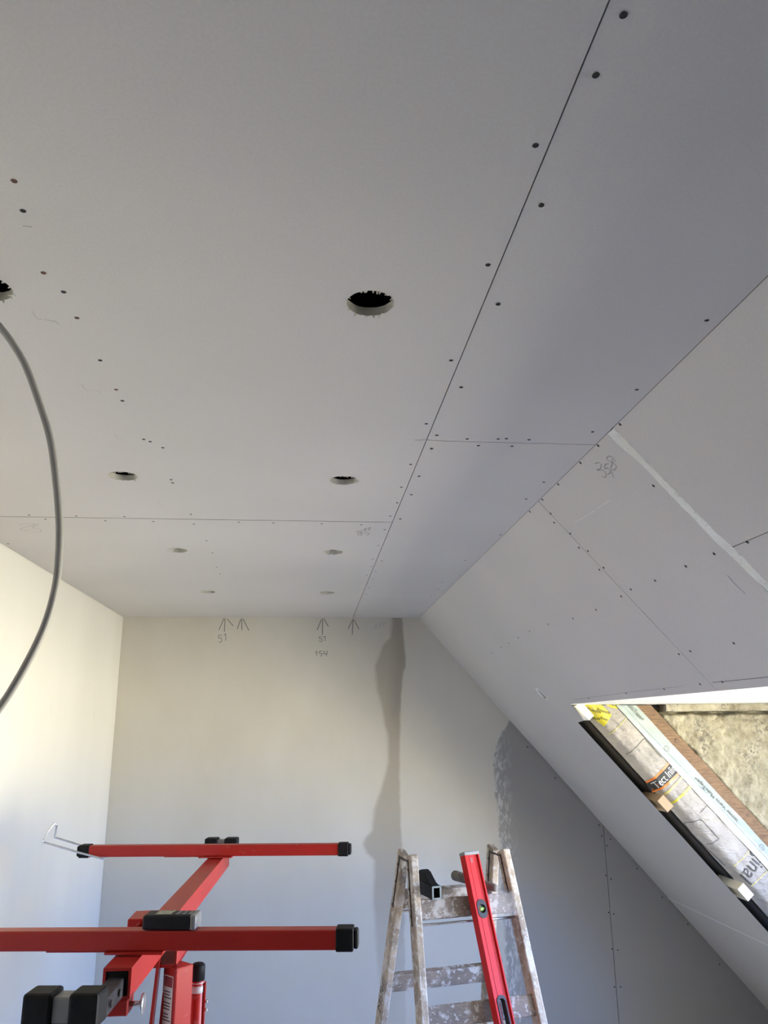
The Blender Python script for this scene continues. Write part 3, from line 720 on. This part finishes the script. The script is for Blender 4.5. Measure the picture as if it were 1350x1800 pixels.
c1 = crossbar(-.318, 1.677, .42, .385)
c2 = crossbar(-.293, 2.806, .425, .408)
m0, m1 = Vector((-.331, 1.60, 1.413)), Vector((-.288, 2.985, 1.413))
md = (m1-m0).normalized(); ms = Vector((md.y, -md.x, 0))
bm = bmesh.new()                                    # main beam: open square tube
for a, w_, h_ in ((ms*.0225, .005, .05), (-ms*.0225, .005, .05)): bar('', m0+a, m1+a, ms, w_, h_, None, bm=bm)
for a in (.0225, -.0225): bar('', m0+UZ*a, m1+UZ*a, ms, .0402, .005, None, bm=bm)
P('main_beam', bm, 'red')
bm = bmesh.new(); bar('', m0+md*.004, m0+md*.012, ms, .046, .046, None, bm=bm); P('tube_shade_plug', bm, 'black')  # black plug stands in for the shade inside the open tube end
bm = bmesh.new(); e0 = Vector((-.347, 1.30, 1.405)); bar('', e0, m0+md*.16-UZ*.006, ms, .030, .032, None, bevel=.002, bm=bm); ext = P('extension_tube', bm, 'blackmetal')
for k in range(3):
    bm = bmesh.new(); q = m0-md*(.03+.055*k)-UZ*.006+ms*.0152; cyl_into(bm, q-ms*.001, q+ms*.0006, .006, n=14); h = from_bm('adjusting_hole', bm, 'print_black', ext)
def pad(c):
    bm = bmesh.new(); bar('', c-ad*.050, c+ad*.050, ap, .034, .034, None, bm=bm, bevel=.002); P('pad_bar', bm, 'grey')
    for sg in (-1, 1):
        bm = bmesh.new(); bar('', c+ad*sg*.012, c+ad*sg*.056, ap, .046, .046, None, bevel=.005, seg=2, bm=bm)
        P('rubber_pad', bm, 'black')
pad(Vector((-.348, 1.338, ZT-.023))); pad(Vector((-.287, 2.945, ZT-.018)))
bm = bmesh.new(); bar('', (-.348, 1.338, 1.385), (-.348, 1.338, 1.44), ad, .02, .02, None, bm=bm); P('pad_post', bm, 'blackmetal')
bm = bmesh.new(); q = m0+md*.02-UZ*.0385; bar('', q-md*.022, q+md*.022, ms, .046, .026, None, bevel=.002, bm=bm); P('clamp_block', bm, 'red')
bm = bmesh.new(); cyl_into(bm, q+ms*.02, q+ms*.043, .0045, n=12); lathe_into(bm, q+ms*.040, ms, [(0, .006), (.002, .016), (.005, .018), (.007, .014), (.008, .004)], 20)
P('thumb_screw', bm, 'zinc')
# tilting head under the main beam
bm = bmesh.new(); hc = m0 + md*.40
for sg in (-1, 1): bar('', hc+ms*sg*.045-md*.07-UZ*.02, hc+ms*sg*.045+md*.07-UZ*.02, ms, .005, .085, None, bm=bm, bevel=.0015)
bar('', hc-md*.07-UZ*.06, hc+md*.07-UZ*.06, ms, .095, .006, None, bm=bm)
bar('', (-.365, 1.965, 1.420), (-.365, 2.05, 1.420), (1, 0, 0), .055, .042, None, bevel=.002, bm=bm)
head = P('tilting_head', bm, 'red')
bm = bmesh.new(); cyl_into(bm, hc-ms*.056-UZ*.01, hc+ms*.056-UZ*.01, .007, n=14); P('pivot_bolt', bm, 'zinc')
# mast, turned forty-five degrees
mc = Vector((-.272, 1.945, 0)); a45, b45 = Vector((.707, .707, 0)), Vector((.707, -.707, 0))
bm = bmesh.new(); bar('', mc+UZ*.12, mc+UZ*1.352, a45, .046, .046, None, bevel=.003, seg=2, bm=bm); P('mast', bm, 'red')
fl = Vector((-.707, -.707, 0)); fx = Vector((.707, -.707, 0))     # face carrying the sticker
fc = mc + fl*.0232
def face_quad(name, x0, x1, z0, z1, m, off, parent=None):
    bm = bmesh.new(); c = fc + fl*off
    bm.faces.new([bm.verts.new(c + fx*x + UZ*z) for x, z in ((x0, z0), (x1, z0), (x1, z1), (x0, z1))])
    me = bpy.data.meshes.new(name); bm.to_mesh(me); bm.free(); flip_if(me, fl)
    o = link(name, me, m)
    if parent: o.parent = parent
    else: put(o, lift)
    return o
stk = face_quad('sticker', -.017, .015, 1.205, 1.335, 'sticker', .0003)
face_quad('sticker_header', -.0155, .0135, 1.313, 1.333, 'sticker_red', .0006, stk)
zz = 1.305
for k in range(18):
    if k % 4 == 3: zz -= .004; continue
    face_quad('print_line', -.0145, random.uniform(.004, .013), zz-.0022, zz, 'print', .0006, stk); zz -= .0058
bm = bmesh.new(); bar('', Vector((-.312, 1.935, 1.375)), Vector((-.335, 1.90, .95)), (0, 1, 0), .03, .006, None, bm=bm)
bar('', Vector((-.300, 1.95, 1.30)), Vector((-.318, 1.93, .95)), (0, 1, 0), .02, .005, None, bm=bm); P('brace', bm, 'red')
gx, gy = -.236, 2.0
bm = bmesh.new(); lathe_into(bm, (gx, gy, .42), UZ, [(0, .0145), (.886, .0145), (.890, .012)], 28); P('gas_cylinder', bm, 'red')
bm = bmesh.new(); lathe_into(bm, (gx, gy, 1.305), UZ, [(0, .0158), (.027, .0158), (.031, .0150), (.034, .011), (.035, .002)], 28); P('cylinder_cap', bm, 'black')
for z0, z1 in ((1.2995, 1.3015), (1.281, 1.295)):
    bm = bmesh.new(); lathe_into(bm, (gx, gy, z0), UZ, [(0, .0149), (z1-z0, .0149)], 28); P('cylinder_band', bm, 'print_white')
bm = bmesh.new(); bar('', (gx+.017, gy, 1.20), (gx+.017, gy, 1.30), (0, 1, 0), .012, .004, None, bm=bm); P('cylinder_bracket', bm, 'red')
for z in (1.262, 1.245):
    bm = bmesh.new(); cyl_into(bm, (gx+.018, gy-.002, z), (gx+.025, gy-.002, z), .004, n=10); P('bracket_bolt', bm, 'zinc')
bm = bmesh.new(); bar('', (gx, gy, .40), (mc.x, mc.y, .40), UZ, .03, .04, None, bm=bm); bar('', (gx, gy, .40), (gx, gy, .43), (1,0,0), .03, .03, None, bm=bm); P('cylinder_foot', bm, 'red')
# base with three legs on castors
bm = bmesh.new(); bar('', mc+UZ*.10, mc+UZ*.30, a45, .06, .06, None, bm=bm); P('base_socket', bm, 'red')
for a in (-1.65, .45, 2.55):
    d = Vector((math.cos(a), math.sin(a), 0)); L = .55
    bm = bmesh.new(); bar('', mc+d*.025+UZ*.13, mc+d*L+UZ*.10, d.cross(UZ), .04, .04, None, bevel=.003, bm=bm); P('leg', bm, 'red')
    bm = bmesh.new(); q = mc+d*L; sd = d.cross(UZ); cyl_into(bm, q-sd*.012+UZ*.04, q+sd*.012+UZ*.04, .04, n=22); P('castor_wheel', bm, 'black')
    bm = bmesh.new(); bar('', q+UZ*.04+sd*.018, q+UZ*.095+sd*.018, sd, .004, .03, None, bm=bm); bar('', q+UZ*.04-sd*.018, q+UZ*.095-sd*.018, sd, .004, .03, None, bm=bm); bar('', q+UZ*.093-sd*.02, q+UZ*.093+sd*.02, d, .03, .006, None, bm=bm); P('castor_fork', bm, 'iron')
# wire panel hook on the far crossbar
hk = [(-.655, 2.842, 1.440), (-.738, 2.842, 1.462), (-.858, 2.842, 1.497), (-.846, 2.850, 1.530), (-.833, 2.862, 1.551), (-.826, 2.872, 1.545), (-.835, 2.890, 1.505), (-.738, 2.895, 1.474), (-.66, 2.895, 1.440)]
path = []
for a, b in zip(hk, hk[1:]):
    for k in range(6): path.append(Vector(a).lerp(Vector(b), k/6))
path.append(Vector(hk[-1])); bm = bmesh.new(); tube_into(bm, path, .0034, 8); P('wire_hook', bm, 'zinc')

# laser distance meter lying on the near crossbar
lm = thing('laser_distance_meter', 'black handheld laser distance meter lying on the near red crossbar', 'meter', (-.256, 1.69, ZT))
lc = Vector((-.254, 1.690, ZT+.0142)); 
bm = bmesh.new(); bar('', lc-ad*.051, lc+ad*.051, ap, .046, .026, None, bevel=.005, seg=3, bm=bm); body = put(from_bm('body', bm, 'plastic'), lm)
bm = bmesh.new(); bar('', lc-ad*.028+UZ*.0132, lc+ad*.002+UZ*.0132, ap, .032, .0012, None, bm=bm); put(from_bm('display', bm, 'display'), lm)
for k in range(3):
    for j in (-1, 0, 1):
        bm = bmesh.new(); q = lc+ad*(.014+.012*k)+ap*j*.011+UZ*.0130; bar('', q-ad*.004, q+ad*.004, ap, .007, .002, None, bevel=.0006, bm=bm)
        put(from_bm('button', bm, 'grey'), lm)
bm = bmesh.new(); q = lc+ad*.046; bar('', q-ad*.006, q+ad*.0062, ap, .0475, .0272, None, bevel=.004, seg=2, bm=bm); put(from_bm('bumper', bm, 'grey'), lm)

# ------------------------------------------------------------------ step ladder
TL = Vector((.3512, 2.8625, 1.4273)); th, kk, phi, off, W = .2042, .0515, .313, .0421, .34
LU = Vector((math.cos(th), math.sin(th), 0)); LG = Vector((math.sin(th), -math.cos(th), 0))
lad = thing('step_ladder', 'paint-splattered wooden step ladder standing before the back wall', 'ladder', (.52, 2.90, 0))
def LP(side, fr, l):
    g = LG if fr else -LG
    return TL + (LU*W if side else Vector()) + g*off + (g*math.sin(phi) - UZ*math.cos(phi) + LU*kk*(1 if side else -1))*l
LEN = 1.4273/math.cos(phi) - .012
for side in (0, 1):
    for fr in (1, 0):
        bm = bmesh.new(); a, b = LP(side, fr, -.012), LP(side, fr, LEN)
        bar('', a, b, LU, .026, .058, None, bevel=.004, seg=2, bm=bm)
        d = (b-a).normalized()
        for v in bm.verts:                           # worn, rounded tops and wavy paint-thick edges
            r_ = (v.co-a).dot(d)
            if r_ < .02: v.co += d*(.012*abs((v.co-a).dot(LG))/.03)
        lo = min(v.co.z for v in bm.verts)
        for v in bm.verts:
            if v.co.z < .03: v.co.z = max(v.co.z, 0.0005)
        put(from_bm('rail', bm, 'rail'), lad)
for fr in (1, 0):
    g = LG if fr else -LG
    for l in (.1637, .4600, .752, 1.044, 1.336):
        a, b = LP(0, fr, l), LP(1, fr, l); d = (b-a).normalized()
        dn = (g*math.sin(phi) - UZ*math.cos(phi))
        bm = bmesh.new(); bar('', a+d*.010, b-d*.010, dn, .060, .026, None, bevel=.003, seg=1, bm=bm)
        put(from_bm('rung', bm, 'rung'), lad)
# hinge irons
for side in (0, 1):
    sg = -1 if side == 0 else -1
    for fr in (1, 0):
        bm = bmesh.new(); a, b = LP(side, fr, .01)-LU*.0142, LP(side, fr, .21 if fr else .19)-LU*.0142
        dd = (b-a).normalized(); bar('', a, b, LG, .006, .003, None, bm=bm); hin = put(from_bm('hinge_iron', bm, 'iron'), lad)
        for q in (.03, .09, .17):
            bm = bmesh.new(); p_ = a + dd*q; lathe_into(bm, p_, -LU, [(0, .006), (.003, .005), (.004, .002)], 12); put(from_bm('bolt', bm, 'iron'), lad)
    bm = bmesh.new(); q = (LP(side, 1, .01)+LP(side, 0, .01))/2 - LU*.0142
    bar('', LP(side, 1, .015)-LU*.0142, LP(side, 0, .015)-LU*.0142, UZ, .006, .003, None, bm=bm); put(from_bm('hinge_plate', bm, 'iron'), lad)
bm = bmesh.new(); a, b = LP(0, 1, .208), LP(1, 1, .208); cyl_into(bm, a, b, .004, n=10); put(from_bm('tie_rod', bm, 'zinc'), lad)
bm = bmesh.new(); a, b = LP(0, 0, .208), LP(1, 0, .208); cyl_into(bm, a, b, .004, n=10); put(from_bm('tie_rod', bm, 'zinc'), lad)
# pencilled word on the rear rail
ra, rb = LP(0, 0, .38), LP(0, 0, .60); rd = (ra-rb).normalized()
me = text_mesh('Maler', .050); nrm = -LU; yv = rd.cross(nrm)
yv = nrm.cross(rd)
remap(me, lambda c: LP(0, 0, .56) - LU*.0136 + rd*c.x + yv*(c.y-.016)); flip_if(me, nrm)
put(link('lettering', me, 'iron'), lad)

# ------------------------------------------------------------------ spirit level leaning on the ladder
lt, lb = Vector((.556, 2.820, 1.437)), Vector((.7515, 2.384, .003))
ld_ = (lb-lt).normalized(); LLEN = (lb-lt).length
lev = thing('spirit_level', 'long red aluminium spirit level leaning against the wooden step ladder', 'spirit level', (.7515, 2.384, 0))
lx = (LU*.985 + LG*-.0).normalized(); lx = Vector((math.cos(.42), math.sin(.42), 0)); lx = (lx - ld_*lx.dot(ld_)).normalized()
ln = lx.cross(ld_); 
if ln.y > 0: ln = -ln
HW, HT = .0300, .0140
def LV(a, b, c=0.): return lt + ld_*a + lx*b + ln*c          # a along, b across, c towards the room
def oval(a0, a1, r, n=14):
    out = []
    for i in range(n+1): t_ = math.pi*i/n; out.append((a0 - r*math.sin(t_), -r*math.cos(t_)))
    for i in range(n+1): t_ = math.pi*i/n; out.append((a1 + r*math.sin(t_), r*math.cos(t_)))
    return out
VA, HA = .1766, (.428, .515)
ov = oval(VA, VA+.0001, .0165, 16); hd = oval(HA[0]+.012, HA[1], .014)
me = prism([(.006, -HW), (LLEN-.006, -HW), (LLEN-.006, HW), (.006, HW)], [ov, hd], .017)
remap(me, lambda c: LV(c.x, c.y, c.z-.0085)); me.materials.clear()
put(link('body', me, 'level_red'), lev)
for b_ in (-1, 1):
    bm = bmesh.new(); bar('', LV(.006, b_*(HW-.003)), LV(LLEN-.006, b_*(HW-.003)), lx, .0062, .030, None, bevel=.0012, bm=bm); put(from_bm('flange', bm, 'level_red'), lev)
for b_ in (-.010, .013, .017):
    bm = bmesh.new(); bar('', LV(.012, b_, .0087), LV(LLEN-.01, b_, .0087), lx, .0011, .0012, None, bm=bm); put(from_bm('ridge', bm, 'level_red'), lev)
for a0, a1 in ((0, .012), (LLEN-.012, LLEN)):
    bm = bmesh.new(); bar('', LV(a0, 0), LV(a1, 0), lx, .0625, .0325, None, bevel=.003, seg=2, bm=bm); put(from_bm('end_cap', bm, 'grey'), lev)
bm = bmesh.new(); bar('', LV(-.0004, .004), LV(.0018, .004), lx, .036, .017, None, bm=bm); put(from_bm('cap_recess', bm, 'black'), lev)
def ring(name, o_, i_, th_, m):
    me = prism(o_, [i_], th_); remap(me, lambda c: LV(c.x, c.y, c.z-th_/2)); me.materials.clear(); put(link(name, me, m), lev)
ring('vial_surround', oval(VA-.010, VA+.010, .0185, 16), oval(VA, VA+.0001, .0135, 16), .021, 'darkgrey')
ring('handle_rim', oval(HA[0]+.010, HA[1]+.002, .0175), oval(HA[0]+.014, HA[1]-.002, .0125), .022, 'darkgrey')
bm = bmesh.new(); cyl_into(bm, LV(VA, -.013, 0), LV(VA, .013, 0), .0065, n=16); put(from_bm('vial', bm, 'vial'), lev)
bm = bmesh.new(); cyl_into(bm, LV(VA, 0, -.004), LV(VA, 0, -.006), .0138, n=24); put(from_bm('vial_back', bm, 'print_white'), lev)
bm = bmesh.new(); bar('', LV(.020, -.002, .0089), LV(.036, -.002, .0089), lx, .010, .0008, None, bm=bm); put(from_bm('maker_mark', bm, 'sticker_red'), lev)

# ------------------------------------------------------------------ things left on the ladder
rt = (LP(0, 1, .1637)+LP(1, 1, .1637))/2
ZR = LP(0, 1, .1637).z + .0335                     # top of the upper rungs
# black hollow tool
tool = thing('profile_clamp', 'black tool with a square hollow end on the top ladder rungs', 'tool', (.405, 2.80, ZR))
t0, t1 = Vector((.430, 2.745, ZR+.022)), Vector((.392, 2.895, ZR+.022)); td = (t1-t0).normalized(); ts = Vector((td.y, -td.x, 0))
bm = bmesh.new()
for a in (-1, 1):
    bar('', t0+ts*a*.0135, t1+ts*a*.0135, ts, .005, .040, None, bm=bm)
    bar('', t0+UZ*a*.0175, t1+UZ*a*.0175, ts, .0222, .005, None, bm=bm)
put(from_bm('hollow_body', bm, 'grey' if False else 'plastic'), tool)
bm = bmesh.new(); pr = [(.0, .019), (.03, .026), (.055, .040), (.075, .052), (.10, .056), (.12, .050), (.135, .034), (.145, .019)]
L_ = [[bm.verts.new(t0+td*a+ts*sg*.012+UZ*h) for a, h in pr] for sg in (-1, 1)]
for i in range(len(pr)-1): bm.faces.new((L_[0][i], L_[0][i+1], L_[1][i+1], L_[1][i]))
bm.faces.new(L_[0]); bm.faces.new(L_[1][::-1]); bm.faces.new((L_[0][0], L_[1][0], L_[1][-1], L_[0][-1]))
put(from_bm('grip', bm, 'black'), tool)
bm = bmesh.new()
for a in (-1, 1):
    bar('', t0-td*.001+ts*a*.0135-UZ*.02, t0-td*.001+ts*a*.0135+UZ*.02, ts, .0052, .002, None, bm=bm)
    bar('', t0-td*.001+UZ*a*.0175-ts*.0135, t0-td*.001+UZ*a*.0175+ts*.0135, UZ, .0052, .002, None, bm=bm)
put(from_bm('worn_rim', bm, simple('worn_edge', (.20, .23, .22), .4, .3, nscale=60)), tool)
# grey rounded handle lying across the rungs, behind the level
ha, hb = Vector((.512, 2.920, ZR+.046)), Vector((.645, 2.805, ZR+.018)); hd_ = (hb-ha); hl = hd_.length
bm = bmesh.new(); lathe_into(bm, ha, hd_, [(0, .003), (.003, .010), (.009, .0155), (.018, .017), (.05, .0155), (.09, .0135), (hl-.01, .0125), (hl, .010)], 20)
tag(from_bm('tool_handle', bm, 'handle'), 'dirty dark grey rounded handle lying behind the spirit level on the ladder', 'handle')
# crumpled clear film draped on the upper rung
bm = bmesh.new(); rows = []
fa, fb = LP(0, 1, .1637).lerp(LP(1, 1, .1637), .70), LP(0, 1, .1637).lerp(LP(1, 1, .1637), .965)
prof = [(-.050, .034), (-.02, .0345), (0, .0335), (.014, .0325), (.0165, .026), (.019, .005), (.021, -.015), (.024, -.034)]
for i in range(15):
    c = fa.lerp(fb, i/14); row = []
    for j, (o_, h) in enumerate(prof):
        wv = .004*noise.noise(Vector((i*.5, j*.7, 3)))
        p_ = c + LG*(o_+abs(wv)+.004*(j > 3)+(.09*0)) + UZ*(h + .004 + abs(wv)*1.2 + (.004*noise.noise(Vector((i*.4, 9, 0))) if j < 4 else 0))
        if j > 3: p_ += LG*(-h+.03)*math.tan(phi)*.9
        row.append(bm.verts.new(p_))
    rows.append(row)
for i in range(14):
    for j in range(len(prof)-1): bm.faces.new((rows[i][j], rows[i+1][j], rows[i+1][j+1], rows[i][j+1])).smooth = True
tag(from_bm('plastic_film', bm, 'clear'), 'crumpled clear plastic film draped over the top ladder rung', 'plastic film')

# ------------------------------------------------------------------ grey cable hanging from the ceiling cut-out
cp = [(-.497, 1.085, 2.60), (-.490, 1.075, 2.53), (-.478, 1.06, 2.47), (-.455, 1.04, 2.418), (-.438, 1.03, 2.397), (-.421, 1.03, 2.376), (-.397, 1.03, 2.338), (-.373, 1.03, 2.283), (-.354, 1.03, 2.233), (-.341, 1.03, 2.177), (-.330, 1.03, 2.114), (-.326, 1.03, 2.060), (-.327, 1.03, 2.023), (-.334, 1.03, 1.982), (-.347, 1.03, 1.943), (-.364, 1.03, 1.904), (-.378, 1.03, 1.878), (-.42, 1.03, 1.81), (-.47, 1.02, 1.75), (-.52, 1.0, 1.70)]
cab = thing('hanging_cable', 'thick grey electric cable hanging in a loop from the ceiling cut-out', 'cable', (-.497, 1.085, 2.5))
pth = smooth_path(cp, 6)
put(tube('sheath', pth, .0050, 'cable', None, 12), cab)
e = pth[-1]; ed = (pth[-1]-pth[-3]).normalized()
for k in range(3):
    a = 2*math.pi*k/3; o_ = Vector((0, math.cos(a), math.sin(a)))*.002
    put(cyl('core_wire', e+o_, e+o_+ed*.03, .0014, ('iron', 'print_white', 'vial')[k], None, n=8), cab)
